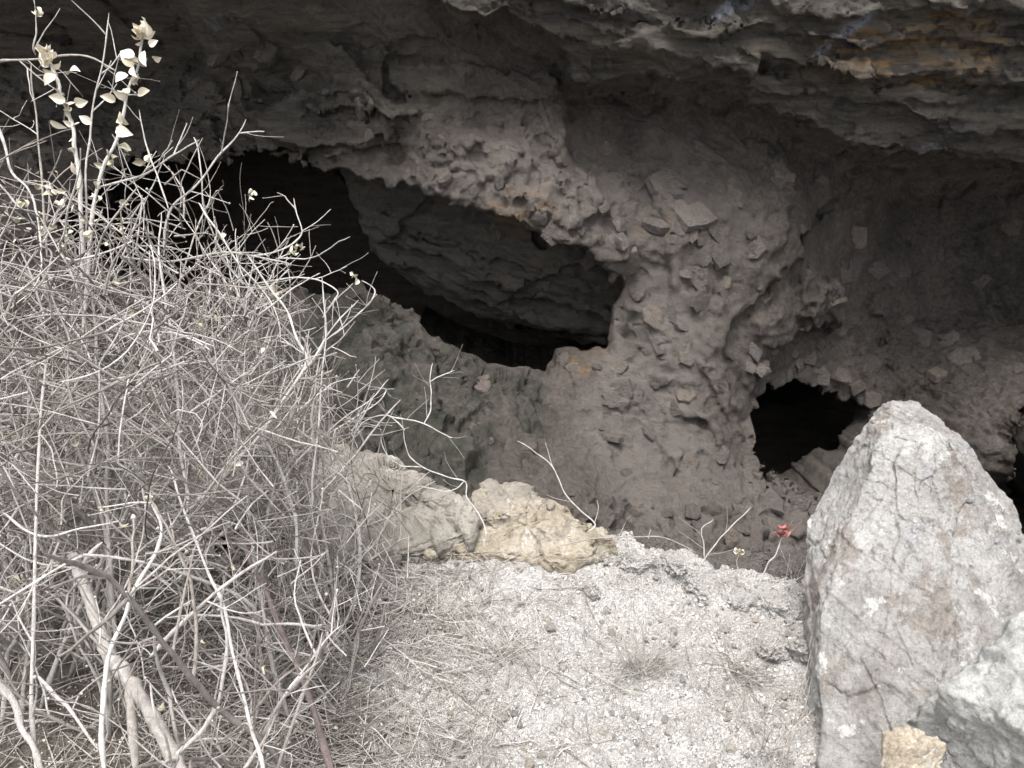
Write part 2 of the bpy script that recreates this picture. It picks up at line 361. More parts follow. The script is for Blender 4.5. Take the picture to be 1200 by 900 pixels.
    # right hole
    PH = [(893,468),(900,452),(915,458),(935,446),(955,455),(985,452),(1000,470),(1018,482),(1022,510),(1012,538),(985,552),(960,545),(930,527),(902,517),(890,495)]
    sh = (polysdf(PH, PX+wx*300, PY-wv*300)*PD/F).astype(np.float32)[:, :, None]
    c = np.maximum(sh-.2*np.clip(W_-4.9, 0, 1.2), W_-6.9); f = np.maximum(f, -c)
    ii, jj = np.nonzero((PX > 840) & (PX < 1080) & (PY > 430) & (PY < 1000)); bx = (slice(ii.min(), ii.max()+1), slice(jj.min(), jj.max()+1))
    qx, qy, qd, qD = (PX+wx*300)[bx], (PY-wv*300)[bx], PD[bx], D[bx]
    # the tunnel dips as it goes in
    kw = (ws > qD.min()-.1) & (ws < 6.9); k0, k1_ = np.nonzero(kw)[0][[0, -1]]; Wk = W_[:, :, k0:k1_]
    dip = np.clip((Wk-qD[:, :, None]+.08)*420, 0, 420)
    sk = polysdf(PH, np.broadcast_to(qx[:, :, None], dip.shape), qy[:, :, None]-dip)*qd[:, :, None]/F
    sk = np.minimum.accumulate(np.where(dip > 0, sk, 1.), axis=2).astype(np.float32); sub = f[bx]; sub[:, :, k0:k1_] = np.maximum(sub[:, :, k0:k1_], -sk); f[bx] = sub
    cx_, cv_, cw_ = to_rel(P(955, 510, 5.75)); cv_ -= .3      # wider pocket added behind the mouth to darken the hole
    bi, bj = np.abs(xs-cx_) < .8, np.abs(vs-cv_) < .8; bb = np.ix_(bi, bj, np.ones(len(ws), bool))
    c = (np.sqrt(((X-cx_)/.7)**2+((V-cv_)/.72)**2)[bi][:, bj][:, :, None].astype(np.float32)**2+((W_-cw_)/.72)**2)**.5-1
    f[bb] = np.maximum(f[bb], -c*.5)
    sh = (polysdf([(1186,500),(1215,470),(1260,640),(1196,660)], PX+wx*230, PY-wv*230)*PD/F).astype(np.float32)[:, :, None]
    c = np.maximum(sh, W_-6.5); f = np.maximum(f, -c)
    f = np.clip(f, -.08, .08)
    f[:, :, -1] = -.05
    # ---- surface nets
    s = f < 0
    nx, nv, nw = f.shape
    cnt = np.zeros((nx-1, nv-1, nw-1), np.uint8)
    for a in (0, 1):
        for b in (0, 1):
            for c_ in (0, 1): cnt += s[a:nx-1+a, b:nv-1+b, c_:nw-1+c_]
    act = (cnt > 0) & (cnt < 8)
    I, J, Kk = np.nonzero(act); N = len(I)
    vid = np.full(act.shape, -1, np.int32); vid[I, J, Kk] = np.arange(N)
    pos = np.zeros((N, 3)); num = np.zeros(N)
    cor = [(a, b, c_) for a in (0, 1) for b in (0, 1) for c_ in (0, 1)]
    val = {q: f[I+q[0], J+q[1], Kk+q[2]] for q in cor}
    for q in cor:
        for ax in range(3):
            if q[ax] == 0:
                r = list(q); r[ax] = 1; r = tuple(r)
                va, vb = val[q], val[r]; cr = (va < 0) != (vb < 0)
                tt = np.where(cr, va/(va-vb+1e-12), 0)
                e = np.array(q, float)[None, :].repeat(N, 0); e[:, ax] += tt
                pos += np.where(cr[:, None], e, 0); num += cr
    pos /= num[:, None]
    Q = np.c_[xs[0]+(I+pos[:, 0])*h, vs[0]+(J+pos[:, 1])*h, ws[0]+(Kk+pos[:, 2])*h]
    faces = []
    for ax in range(3):
        sl0 = [slice(1, -1)]*3; sl1 = [slice(1, -1)]*3
        sl0[ax] = slice(0, -1); sl1[ax] = slice(1, None)
        a, b = s[tuple(sl0)], s[tuple(sl1)]
        idx = np.array(np.nonzero(a != b)).T
        if not len(idx): continue
        flip = a[tuple(idx.T)]
        o1, o2 = [k for k in range(3) if k != ax]
        base = idx.copy(); base[:, o1] += 1; base[:, o2] += 1
        def cell(d1, d2):
            q = base.copy(); q[:, o1] += d1; q[:, o2] += d2; return vid[q[:, 0], q[:, 1], q[:, 2]]
        quad = np.stack([cell(-1, -1), cell(0, -1), cell(0, 0), cell(-1, 0)], 1)
        if ax == 1: flip = ~flip
        quad[~flip] = quad[~flip][:, ::-1]
        faces.append(quad)
    Fq = np.concatenate(faces); Fq = Fq[(Fq >= 0).all(1)]
    # masks over the surface
    xi = np.clip(((Q[:, 0]-xs[0])/h).astype(int), 0, len(xs)-1); vi = np.clip(((Q[:, 1]-vs[0])/h).astype(int), 0, len(vs)-1)
    inside = (Q[:, 2] > D[xi, vi]+.12)
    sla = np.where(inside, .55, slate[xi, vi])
    ppx, ppy, _ = proj(Q[:, 0], Q[:, 1], Q[:, 2])
    wn = fbm(Q[:, 0]*3, Q[:, 1]*3, Q[:, 2]*3, 4, 91)
    def blob(cx, cy, rx, ry, k=.35): return sstep(1.25, .6, np.sqrt(((ppx-cx)/rx)**2+((ppy-cy)/ry)**2)+k*wn)
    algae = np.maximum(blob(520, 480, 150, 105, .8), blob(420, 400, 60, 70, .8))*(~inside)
    ochre = np.maximum.reduce([blob(1080, 60, 140, 40), blob(610, 245, 40, 25), blob(690, 425, 45, 22), blob(770, 258, 30, 20)])
    dust = np.maximum.reduce([blob(740, 500, 90, 130)*.9, blob(800, 250, 110, 120)*.6, blob(590, 190, 120, 45)*.6, blob(820, 600, 150, 60)*.6])*(1-sla)*(1-.9*algae)
    # rigid move to world, then small displacement
    Wd = np.c_[Q[:, 0], Q[:, 1]*SA+Q[:, 2]*CA, CAMZ+Q[:, 1]*CA-Q[:, 2]*SA]
    Nn = normals(Wd, Fq)
    a = np.array([Wd.mean(0)]); 
    rough = .006*fbm(Wd[:, 0]*18, Wd[:, 1]*18, Wd[:, 2]*18, 3, 101)+.01*np.abs(fbm(Wd[:, 0]*6, Wd[:, 1]*6, Wd[:, 2]*6, 3, 103))
    up = sstep(.35, .8, np.abs(Nn[:, 2]))*(~inside)
    gr = np.maximum(algae, sstep(575, 600, ppy)*.7)*(~inside)
    sel = np.nonzero((up > .02) | (gr > .02))[0]; x_, y_, z_ = Wd[sel].T
    g1, g2, gi = worley(x_*9+.4*fbm(x_*6, y_*6, z_*6, 2, 107), y_*9, z_*9, 109)
    bumpy = .045*fbm(x_*5, y_*5, z_*5, 5, 105, .6)+.045*gi*sstep(0, .15, g2-g1)
    rough[sel] += bumpy*(.45*up[sel]+.8*gr[sel])
    Wd = Wd+Nn*rough[:, None]
    me = npmesh('cave_wall', Wd, Fq)
    def seg(ax, ay, bx_, by, wd):
        t_ = np.clip(((ppx-ax)*(bx_-ax)+(ppy-ay)*(by-ay))/((bx_-ax)**2+(by-ay)**2), 0, 1); return sstep(wd, wd*.4, np.hypot(ppx-ax-t_*(bx_-ax), ppy-ay-t_*(by-ay))+5*wn)
    scrape = np.maximum.reduce([seg(832, 24, 862, 2, 6), seg(955, 64, 1022, 16, 6), seg(870, 8, 892, -4, 5)])*(~inside)
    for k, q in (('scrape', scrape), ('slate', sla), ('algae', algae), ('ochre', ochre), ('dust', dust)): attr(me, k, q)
    o = tag(link('cave_wall', me, M['wall']), kind='structure')
    print('cave verts', len(Wd), 'faces', len(Fq), time.time()-T0)
    return o, Wd, Fq
cave, CV, CF = build_cave()
BVH = BVHTree.FromPolygons([tuple(v) for v in CV.tolist()], CF.tolist())
CAMP = Vector((0, 0, CAMZ))
def hit(px, py):
    d = (P(px, py, 1)-CAMP).normalized(); r = BVH.ray_cast(CAMP, d, 20)
    return r[0], r[1], d

# ------------------------------------------------------------------ the gravel ledge
RIM = [(-4, 2.0), (-1.3, 2.0)] + [(G(px, py).x, G(px, py).y) for px, py in [(300,660),(350,640),(420,628),(480,622),(520,612),(580,622),(640,628),(690,638),(740,640),(800,658),(850,672),(880,684),(930,696),(990,705)]] + [(1.2, 1.75), (4, 1.7)]
RX, RY = np.array(RIM).T
def rimy(x): return np.interp(x, RX, RY)+.022*fbm(x*7, x*0, x*0, 4, 201)
def ledge_z(x, y):
    e = rimy(x); q = e-y                       # q: distance in front of the rim
    near = sstep(.34, .0, q)*(.25+.75*sstep(.15, .35, x))*(.55+.45*np.clip(fbm(x*4, y*4, x*0, 2, 229)+.4, 0, 1))
    z = .032*fbm(x*2.5, y*2.5, x*0, 4, 211)+.013*fbm(x*12, y*12, x*0, 5, 213, .6)
    f1, f2, cid = worley(x*13, y*13, x*0, 221)
    z = z+near*(.045*cid*np.sqrt(np.clip(1-f1, 0, 1))+.03*np.abs(fbm(x*11, y*11, x*0, 4, 223)))
    f1b, _, c2 = worley(x*38, y*38, x*0, 225)
    z = z+.009*c2*np.sqrt(np.clip(1-f1b*1.3, 0, 1))*(.5+fbm(x*3, y*3, x*0, 2, 227))
    past = -q
    drop = .12*sstep(-.005, .06, past)+.03*sstep(.1, .35, past)+1.5*np.clip((y-np.maximum(2.2, e+.1)-.05*fbm(x*4, x*0, x*0, 3, 231))/.22, 0, 1)
    z = z-drop+.05*sstep(-.2, 0, x-2)*0
    back = np.clip(.9-y, 0, None); return z-.02*back
def build_ledge():
    xs = np.unique(np.r_[np.linspace(-9, -2.0, 40), np.arange(-2.0, -1.3, .014), np.arange(-1.3, 1.4, .0085), np.arange(1.4, 2.4, .014), np.linspace(2.41, 9, 40)])
    ss = np.r_[np.linspace(-8, 1.0, 40)[:-1], np.arange(1.0, 3.1, .0085)]
    X, Y = np.meshgrid(xs, ss, indexing='ij')
    Z = ledge_z(X, Y)
    past = Y-rimy(X)
    V = np.c_[X.ravel(), Y.ravel(), Z.ravel()]
    ni, nj = X.shape; I = np.arange(ni*nj).reshape(ni, nj)
    Fq = np.stack([I[:-1, :-1], I[1:, :-1], I[1:, 1:], I[:-1, 1:]], -1).reshape(-1, 4)
    Nn = normals(V, Fq)
    V = V+Nn*(.006*fbm(V[:, 0]*40, V[:, 1]*40, V[:, 2]*40, 3, 241))[:, None]
    me = npmesh('gravel_ledge', V, Fq)
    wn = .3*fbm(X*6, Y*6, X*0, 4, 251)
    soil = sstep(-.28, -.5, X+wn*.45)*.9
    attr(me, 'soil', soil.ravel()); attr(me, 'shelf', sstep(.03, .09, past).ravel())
    print('ledge', len(V), time.time()-T0)
    return tag(link('gravel_ledge', me, M['gravel']), kind='structure')
ledge = build_ledge()
LGX = np.arange(-2.2, 1.6, .01); LGY = np.arange(.5, 3.2, .01)
LG = ledge_z(*np.meshgrid(LGX, LGY, indexing='ij'))
def lzs(x, y):
    i = np.clip((x+2.2)/.01, 0, len(LGX)-1.01); j = np.clip((y-.5)/.01, 0, len(LGY)-1.01); a, b = i.astype(int), j.astype(int); u, v = i-a, j-b
    return LG[a, b]*(1-u)*(1-v)+LG[a+1, b]*u*(1-v)+LG[a, b+1]*(1-u)*v+LG[a+1, b+1]*u*v
def lz(x, y): return float(lzs(np.array([float(x)]), np.array([float(y)]))[0])

# ------------------------------------------------------------------ stone meshes
def ico(sub):
    bm = bmesh.new(); bmesh.ops.create_icosphere(bm, subdivisions=sub, radius=1)
    V = np.array([v.co[:] for v in bm.verts]); Fq = np.array([[v.index for v in f.verts] for f in bm.faces]); bm.free(); return V, Fq
I1, I2 = ico(1), ico(2)
I3 = ico(6)
def chip(rs, sub=I2, planes=9, flat=1.0):      # angular stone: sphere cut by random planes
    V, Fq = sub; V = V.copy()
    n = rs.normal(size=(planes, 3)); n /= np.linalg.norm(n, axis=1, keepdims=True)
    d = rs.uniform(.5, .85, planes)
    r = np.min(np.where(V@n.T > .05, d/(np.maximum(V@n.T, .05)), 9), axis=1); r = np.minimum(r, 1.05)
    V = V*r[:, None]; V[:, 2] *= flat
    return V, Fq
rs = np.random.RandomState(5)
random.seed(4)
def rotm(rs):
    q = rs.normal(size=4); q /= np.linalg.norm(q); a, b, c, d = q
    return np.array([[1-2*(c*c+d*d), 2*(b*c-a*d), 2*(b*d+a*c)], [2*(b*c+a*d), 1-2*(b*b+d*d), 2*(c*d-a*b)], [2*(b*d-a*c), 2*(c*d+a*b), 1-2*(b*b+c*c)]])
peb_me = []
for i in range(10):
    V, Fq = chip(rs, I2 if i < 4 else I1, 10, rs.uniform(.55, .9)); peb_me.append(npmesh('stone', V*np.array([1, rs.uniform(.7, .95), 1]), Fq, False))
    peb_me[-1].materials.append(M['pebble'])
# individually placed stones on the gravel
spots = [(645,740,20),(712,707,13),(475,687,15),(546,797,9),(592,771,12),(620,886,14),(885,705,22),(870,690,14),(790,745,20),(775,720,11),(850,600+131,16),(690,792,9),(745,830,13),(860,865,15),(740,770,10),(830,705,12),(905,745,14),(655,640,12),(520,632,16),(535,660,12),(700,650,12),(560,640,10),(500,720,9)]
for k, (px, py, s_) in enumerate(spots):
    g = G(px, py, .02); sz = s_*1.9/942*.55
    o = link('stone', peb_me[k % 4], None, ledge); o.location = (g.x, g.y, lz(g.x, g.y)+sz*.25)
    o.rotation_euler = (random.uniform(-.4, .4), random.uniform(-.4, .4), random.uniform(0, 6.28)); o.scale = (sz, sz, sz)
for k in range(270):
    for _ in range(60):
        px, py = random.uniform(380, 965), random.uniform(640, 905)
        g = G(px, py, .01)
        if g.y > float(rimy(np.array([g.x]))[0])-.02: continue
        if px < 560 and random.random() < .6: continue
        break
    sz = random.choice([.0055, .007, .008, .01, .013])*random.uniform(.8, 1.2)
    o = link('stone', random.choice(peb_me), None, ledge); o.location = (g.x, g.y, lz(g.x, g.y)+sz*.3)
    o.rotation_euler = (random.uniform(-.5, .5), random.uniform(-.5, .5), random.uniform(0, 6.28)); o.scale = (sz, sz, sz*.8)
def gravel_stuff(n=11000):
    xs = rs.uniform(-1.1, 1.1, n); e = rimy(xs); ys = e+.02-rs.uniform(0, 1, n)**.9*(e-.95)
    z = ledge_z(xs, ys); sz = rs.uniform(.0012, .0036, n)*np.where(rs.rand(n) < .1, 2.2, 1)
    V0, F0 = ico(1)
    m = len(V0); tot = np.zeros((n, m, 3)); tone = np.zeros((n, m))
    for i in range(n):
        q = V0*rs.uniform(.6, 1.15, (m, 1))
        tot[i] = (q*np.array([1, .8, .65]))@rotm(rs).T*sz[i]+(xs[i], ys[i], z[i]+sz[i]*.3)
    Fq = (F0[None]+(np.arange(n)*m)[:, None, None]).reshape(-1, 3)
    me = npmesh('gravel', tot.reshape(-1, 3), Fq, False)
    attr(me, 'tone', np.repeat(rs.rand(n), m))
    s = NB('gravel_grain'); c = s.ramp(s.at('tone'), [(0., (.3, .28, .255)), (.25, (.54, .515, .485)), (.6, (.68, .66, .635)), (.88, (.62, .56, .48)), (1., (.82, .81, .79))]); s.col(c)
    return tag(link('gravel', me, s.m, ledge), kind='stuff')
gravel_stuff()

# stones and flakes bedded in the cave wall
wall_me = []
def flake(rs):                        # broken plate: irregular polygon with a chamfered, uneven top
    n = rs.randint(6, 10); th = np.sort(rs.uniform(0, 2*np.pi, n)+0*np.arange(n)); th = np.linspace(0, 2*np.pi, n, endpoint=False)+rs.uniform(-.3, .3, n); r = rs.uniform(.65, 1.1, n)
    b_ = np.c_[r*np.cos(th), r*np.sin(th)]; V = np.concatenate([np.c_[b_*1.05, np.full(n, -.35)], np.c_[b_, rs.uniform(.05, .14, n)], np.c_[b_*.82, rs.uniform(.12, .2, n)], [[0, 0, .17]]])
    Q = []
    for l in (0, n):
        for i in range(n): j = (i+1) % n; Q += [(l+i, l+j, l+n+j), (l+i, l+n+j, l+n+i)]
    for i in range(n): Q.append((2*n+i, 2*n+(i+1) % n, 3*n))
    return V, np.array(Q)
for i in range(12):
    V, Fq = flake(rs) if i < 9 else chip(rs, I2, 12, .5); wall_me.append(npmesh('stone', V, Fq, False)); wall_me[-1].materials.append(M['wstone'])
wspots = [(813,247,24),(787,215,26),(770,258,20),(765,370,18),(735,310,20),(1078,396,11),(1026,369,9),(1064,372,8),(960,440,14),(936,424,12),(925,440,9),(985,440,12),
 (1005,455,10),(1022,470,10),(880,290,14),(705,200,8),(715,270,7),(1130,420,14),(1110,395,8),(640,255,14),(620,240,12),(660,275,10),(745,340,14),(760,410,10),(690,305,10),(860,225,18),(845,300,14),(820,330,10),(800,380,12),
 (500,135,9),(455,150,10),(515,160,12),(420,130,14),(350,85,14),(255,70,16),(230,95,12),(310,60,12),(275,110,14),(560,190,8),(585,215,9),
 (690,600,14),(880,560,12),(905,590,14),(930,620,12),(960,600,14),(985,625,12),(870,620,10),(840,600,8),(815,575,8),(945,640,10),(780,600,9),(1000,585,16),(1030,560,14),(760,460,8),(790,480,9),(720,470,8),(675,430,12),(660,420,10),(700,430,9),(640,470,8),(1150,330,8),(1100,300,9),(1060,310,7),(1170,380,9)]
for k, (px, py, s_) in enumerate(wspots):
    p, n, d = hit(px, py)
    if p is None: continue
    dist = (p-CAMP).length; sz = s_*dist/942*1.25
    o = link('stone', wall_me[k % 12], None, cave); o.location = p+d*sz*.04
    o.rotation_mode = 'QUATERNION'
    if n.dot(d) > 0: n = -n
    q = (n+Vector((random.uniform(-.15, .15), 0, .22))).to_track_quat('Z', 'Y'); o.rotation_quaternion = q @ Matrix.Rotation(random.uniform(0, 6.28), 3, 'Z').to_quaternion()
    o.scale = (sz, sz*random.uniform(.65, 1), sz*random.uniform(.5, .8))
cnt = 0
for _ in range(1200):
    if cnt >= 230: break
    px, py = (random.uniform(430, 1200), random.uniform(110, 660)) if cnt % 2 else (random.gauss(800, 110), random.uniform(130, 640))
    if py < 200 and px > 860: continue
    p, n, d = hit(px, py)
    if p is None or (p.y*CP+(CAMZ-p.z)*SP) > 5.3: continue
    cnt += 1
    dist = (p-CAMP).length; sz = random.choice([4, 5, 6, 7, 9, 11, 14, 18])*dist/942
    o = link('stone', wall_me[cnt % 12], None, cave); o.location = p+d*sz*.06
    if n.dot(d) > 0: n = -n
    o.rotation_mode = 'QUATERNION'; o.rotation_quaternion = (n+Vector((random.uniform(-.3, .2), 0, random.uniform(-.05, .35)))).to_track_quat('Z', 'Y') @ Matrix.Rotation(random.uniform(0, 6.28), 3, 'Z').to_quaternion()
    o.scale = (sz, sz*random.uniform(.6, 1), sz*random.uniform(.5, .9))

# ------------------------------------------------------------------ big rocks on the ledge
def loft_rock(name, rings, nseg, nrow, amp, seed, mat, loc, strata=0.0, flat=False):
    """rings: list of closed world outlines (same point count) from bottom to top"""
    rings = [np.array(r, float) for r in rings]; out = []
    for i in range(nrow):
        t = i/(nrow-1)*(len(rings)-1); k = min(int(t), len(rings)-2); a = t-k
        ring = rings[k]*(1-a)+rings[k+1]*a
        cl = np.r_[ring, ring[:1]]; L = np.r_[0, np.cumsum(np.linalg.norm(np.diff(cl, axis=0), axis=1))]
        # sample by corner index so ridges stay aligned
        u = np.linspace(0, len(ring), nseg, endpoint=False); kk = u.astype(int); fa = (u-kk)[:, None]
        out.append(cl[kk]*(1-fa)+cl[kk+1]*fa)
    # close the top with shrinking rings
    top = out[-1]; c = top.mean(0)
    for s_ in np.linspace(.93, .02, 14): q = c+(top-c)*s_; q[:, 2] += .012*(1-s_**2); out.append(q)
    A = np.array(out); nr = len(A); V = A.reshape(-1, 3); I = np.arange(nr*nseg).reshape(nr, nseg); J = np.roll(I, -1, 1)
    Fq = np.stack([I[:-1], J[:-1], J[1:], I[1:]], -1).reshape(-1, 4)
    Nn = normals(V, Fq); x, y, z = V.T
    u_ = (np.arctan2(A[:, :, 1]-A[:, :, 1].mean(1, keepdims=True), A[:, :, 0]-A[:, :, 0].mean(1, keepdims=True))*.16).ravel()
    wob = .02*fbm(x*9, y*9, z*9, 3, seed+1)
    if flat: u_, tz = x+.5*z, y-.7*z
    else: tz = z*.55
    g1, k1 = facets(u_+wob, tz+wob, 8, seed+5); g2, k2 = facets(u_+wob, tz-wob, 22, seed+9)
    dsp = amp*(.8*fbm(x*5, y*5, z*5, 4, seed)+.35*fbm(x*17, y*17, z*17, 4, seed+3)+.9*g1+.35*g2)
    dsp = dsp-amp*.5*sstep(.06, 0, k1)
    if not flat: dsp = dsp*np.repeat(np.r_[np.ones(nrow-6), np.linspace(1, .5, 6), np.linspace(.45, .0, nr-nrow)], nseg)
    if strata: dsp = dsp+strata*(hash3(np.floor((x*.9+.5*y+.25*z+.02*fbm(x*6, y*6, z*6, 3, seed+11))/.02), x*0, x*0, seed+13)-.5)
    V = V+Nn*dsp[:, None]
    x, y, z = V.T; V = V+normals(V, Fq)*(.0035*fbm(x*60, y*60, z*60, 3, seed+21))[:, None]
    me = npmesh(name, V-np.array(loc), Fq); o = link(name, me, mat); o.location = loc
    return o
def m_spire():
    s = NB('weathered_limestone')
    c = s.ramp(s.noise(5, 8, .68, s.scaled(1, 1, .6)), [(.3, (.25, .232, .216)), (.42, (.41, .392, .372)), (.55, (.56, .546, .527)), (.75, (.67, .66, .645))])
    c = s.mix(s.val(s.noise(8, 7, .7, s.scaled(1, 1, .18)), .53, .6, 0., .75), c, (.34, .3, .265))
    c = s.mix(s.val(s.noise(6, 7, .7, s.scaled(1.1, 1, .7, (.4, .2, 1.))), .56, .62, 0., .6), c, (.47, .48, .495))
    c = s.mix(s.val(s.noise(30, 6, .75), .55, .62, 0., .5), c, (.22, .21, .2))
    c = s.mix(s.val(s.noise(9, 8, .75, s.scaled(1, 1, .6, (.2, .9, 0))), .57, .61, 0., .8), c, (.78, .77, .75))
    c = s.mix(s.val(s.noise(4.2, 6, .7, s.scaled(1, 1, .8, (1.2, .3, .5))), .62, .68, 0., .7), c, (.56, .5, .43))
    c = s.mix(.6, c, s.ramp(s.noise(140, 5, .8), [(.3, (.5, .49, .48)), (.66, (1.15, 1.15, 1.15))]), 'MULTIPLY')
    s.col(c); s.bump(s.noise(26, 9, .75), .03, 1.); s.bump(s.noise(120, 5, .75), .006, .9); return s.m
M['spire'] = m_spire()
def ring(lpx, rpx, py, front, df, db, ridge):
    # outline at one height: left corner, ridge towards the camera, right corner, two back corners
    L, Rr = P(lpx, py, front+df), P(rpx, py, front+df*1.15); fz = P(ridge, py+6, front)
    mid1 = (L+fz)/2+Vector((0, -.01, .0)); mid2 = (fz+Rr)/2+Vector((.0, -.012, 0))
    b1 = L+Vector((.06, db, .03)); b2 = Rr+Vector((-.05, db, .03))
    return [L, mid1, fz, mid2, Rr, b2, b1]
rings = [ring(972,1300,1010,1.52,.14,.4,1110), ring(970,1285,900,1.6,.14,.38,1112), ring(966,1262,800,1.69,.13,.35,1104), ring(966,1232,715,1.77,.13,.32,1098),
         ring(990,1206,640,1.84,.12,.28,1094), ring(1008,1184,590,1.89,.11,.24,1090), ring(1020,1158,562,1.92,.09,.2,1092), ring(1022,1144,540,1.94,.08,.17,1098), ring(1030,1134,522,1.96,.07,.15,1096), ring(1044,1124,510,1.975,.06,.13,1092)]
spire = loft_rock('rock_spire', rings, 340, 360, .009, 301, M['spire'], tuple(G(1080, 880)), .004)
tag(spire, 'tall pointed pale grey rock standing at the right edge of the ledge', 'rock')
def lump(name, c, size, rot, seed, mat, amp=.12, planes=11, strata=0.):
    r_ = np.random.RandomState(seed); V, Fq = I3; V = V.copy()
    n = r_.normal(size=(planes, 3)); n /= np.linalg.norm(n, axis=1, keepdims=True); d = r_.uniform(.55, .85, planes)
    dt = V@n.T; q = np.where(dt > .05, d/np.maximum(dt, .05), 9); r = -np.log(np.sum(np.exp(-np.minimum(q, 3)*22), 1))/22; r = np.minimum(r, 1.05)
    V = V*r[:, None]
    x, y, z = V.T; V = V*(1+amp*fbm(x*2.5, y*2.5, z*2.5, 5, seed)+.3*amp*fbm(x*11, y*11, z*11, 3, seed+5)+strata*(hash3(np.floor((z*3+x+.25*fbm(x*2, y*2, z*2, 3, seed+8))*3.5), x*0, x*0, seed)-.5))[:, None]
    x, y, z = V.T; f1, f2, cid = worley(x*2.6+.3*fbm(x*3, y*3, z*3, 3, seed+9), y*2.6, z*1.6, seed+4); V = V*(1+.16*(cid-.5)*sstep(0, .25, f2-f1)-.05*sstep(.1, 0, f2-f1))[:, None]
    V = V*np.array(size)
    me = npmesh(name, V, Fq); o = link(name, me, mat); o.location = c; o.rotation_euler = rot; return o
M['greyrock'] = m_stone('grey_green_rock', [(.3, .302, .29), (.48, .48, .462), (.62, .617, .595)], 9, False)
M['tanrock'] = m_stone('tan_rock', [(.36, .3, .225), (.5, .435, .345), (.6, .555, .49)], 9, False)
M['slab'] = m_stone('ochre_slab', [(.2, .18, .155), (.33, .3, .26), (.42, .36, .27)], 6, False)
M['slabg'] = m_stone('grey_slab', [(.2, .185, .16), (.32, .295, .26), (.42, .39, .345)], 6, False)
M['slabo'] = m_stone('tan_slab', [(.25, .215, .165), (.4, .35, .275), (.5, .46, .4)], 6, False)
o = lump('grey_boulder', P(1205, 850, 1.5)+Vector((.02, .05, -.02)), (.155, .2, .23), (.15, .25, .3), 411, M['greyrock'], .16)
tag(o, 'folded grey green boulder leaning in the bottom right corner', 'rock')
o = lump('tan_rock', P(1082, 900, 1.52)+Vector((0, .04, -.03)), (.065, .06, .11), (.1, .1, .4), 415, M['tanrock'], .08)
tag(o, 'small tan rock wedged at the foot of the tall rock', 'rock')
# flat yellowish slabs along the rim
def slab(name, pts, thick, seed, mat, label, amp=.016):
    top = [G(px, py, z+(.075 if name == 'broken_slab' else .045)) for px, py, z in pts]; c = sum(top, Vector())/len(top); rings = []
    for zz, s_ in ((-thick, 1.06), (-thick*.5, 1.05), (-.02, 1.03), (.0, .99), (.006, .9)):
        rings.append([c+(p-c)*s_+Vector((0, 0, zz)) for p in top])
    return tag(loft_rock(name, rings, 220, 60, amp, seed, mat, tuple(c), .006, True), label, 'rock')
slab('broken_slab', [(355,668,.0),(430,655,.0),(500,642,.0),(548,625,.02),(556,600,.05),(540,578,.06),(505,560,.05),(470,548,.04),(430,528,.05),(395,520,.06),(365,560,.03)], .3, 531, M['slabg'], 'broad grey brown slab beside the dry shrub on the rim', .02)
slab('ochre_slab', [(500,650,.0),(560,652,.0),(625,652,.0),(690,650,.0),(716,640,.02),(706,620,.05),(668,598,.07),(640,590,.08),(600,592,.07),(560,598,.05),(520,615,.03)], .25, 511, M['slabo'], 'flat ochre stained stone slab along the rim of the ledge', .017)
slab('pale_block', [(553,612,.05),(585,608,.07),(630,602,.08),(648,592,.09),(625,575,.1),(598,565,.1),(572,566,.1),(556,580,.08)], .14, 521, M['slab'], 'small pale stone block on top of the ochre slab', .012)
slab('rim_block', [(684,652,.0),(705,654,.0),(726,648,.01),(720,632,.05),(700,626,.06),(688,634,.04)], .15, 541, M['slabo'], 'little ochre block at the right end of the slab', .01)

for k, (px, py, s_) in enumerate([(748,668,.05),(790,676,.045),(828,690,.055),(868,708,.06),(905,716,.05),(935,728,.05),(905,760,.055),(945,765,.06),(720,660,.04),(690,690,.035),(640,650,.035),(560,650,.03)]):
    g = G(px, py, .01); g.z = lz(g.x, g.y)+.002
    o = lump('clod', g, (s_, s_*.85, s_*.62), (.2*math.sin(k*3), .2*math.cos(k*5), k*1.3), 700+k, M['gravel'], .2, 9); o.parent = ledge
# ------------------------------------------------------------------ dry plants
def tube(path, radii, sides=5):
    p = np.array([tuple(q) for q in path]); n = len(p)
    t = np.gradient(p, axis=0); t /= np.linalg.norm(t, axis=1, keepdims=True)+1e-9
    ref = np.array([.31, .87, .38]) if abs(t[0]@np.array([.31, .87, .38])) < .9 else np.array([1., 0, 0])
    a = np.cross(t, ref); a /= np.linalg.norm(a, axis=1, keepdims=True)+1e-9; b = np.cross(t, a)
    th = np.linspace(0, 2*np.pi, sides, endpoint=False)
    V = (p[:, None]+np.array(radii)[:, None, None]*(np.cos(th)[None, :, None]*a[:, None]+np.sin(th)[None, :, None]*b[:, None])).reshape(-1, 3)
    I = np.arange(n*sides).reshape(n, sides); J = np.roll(I, -1, 1)
    return V, np.stack([I[:-1], J[:-1], J[1:], I[1:]], -1).reshape(-1, 4)
def smooth_path(pts, n, wob=0., seed=0):
    p = np.array([tuple(q) for q in pts]); m = len(p); u = np.linspace(0, m-1, n); out = []
    for t in u:
        k = min(int(t), m-2); a = t-k
        p0, p1, p2, p3 = p[max(k-1, 0)], p[k], p[k+1], p[min(k+2, m-1)]
        out.append(.5*((2*p1)+(-p0+p2)*a+(2*p0-5*p1+4*p2-p3)*a*a+(-p0+3*p1-3*p2+p3)*a**3))
    out = np.array(out)
    if wob:
        s_ = np.linspace(0, n*.23, n)
        for ax in range(3): out[:, ax] += wob*vnoise(s_+seed*7.7, s_*0+ax*3.3, s_*0, 601)
    return out
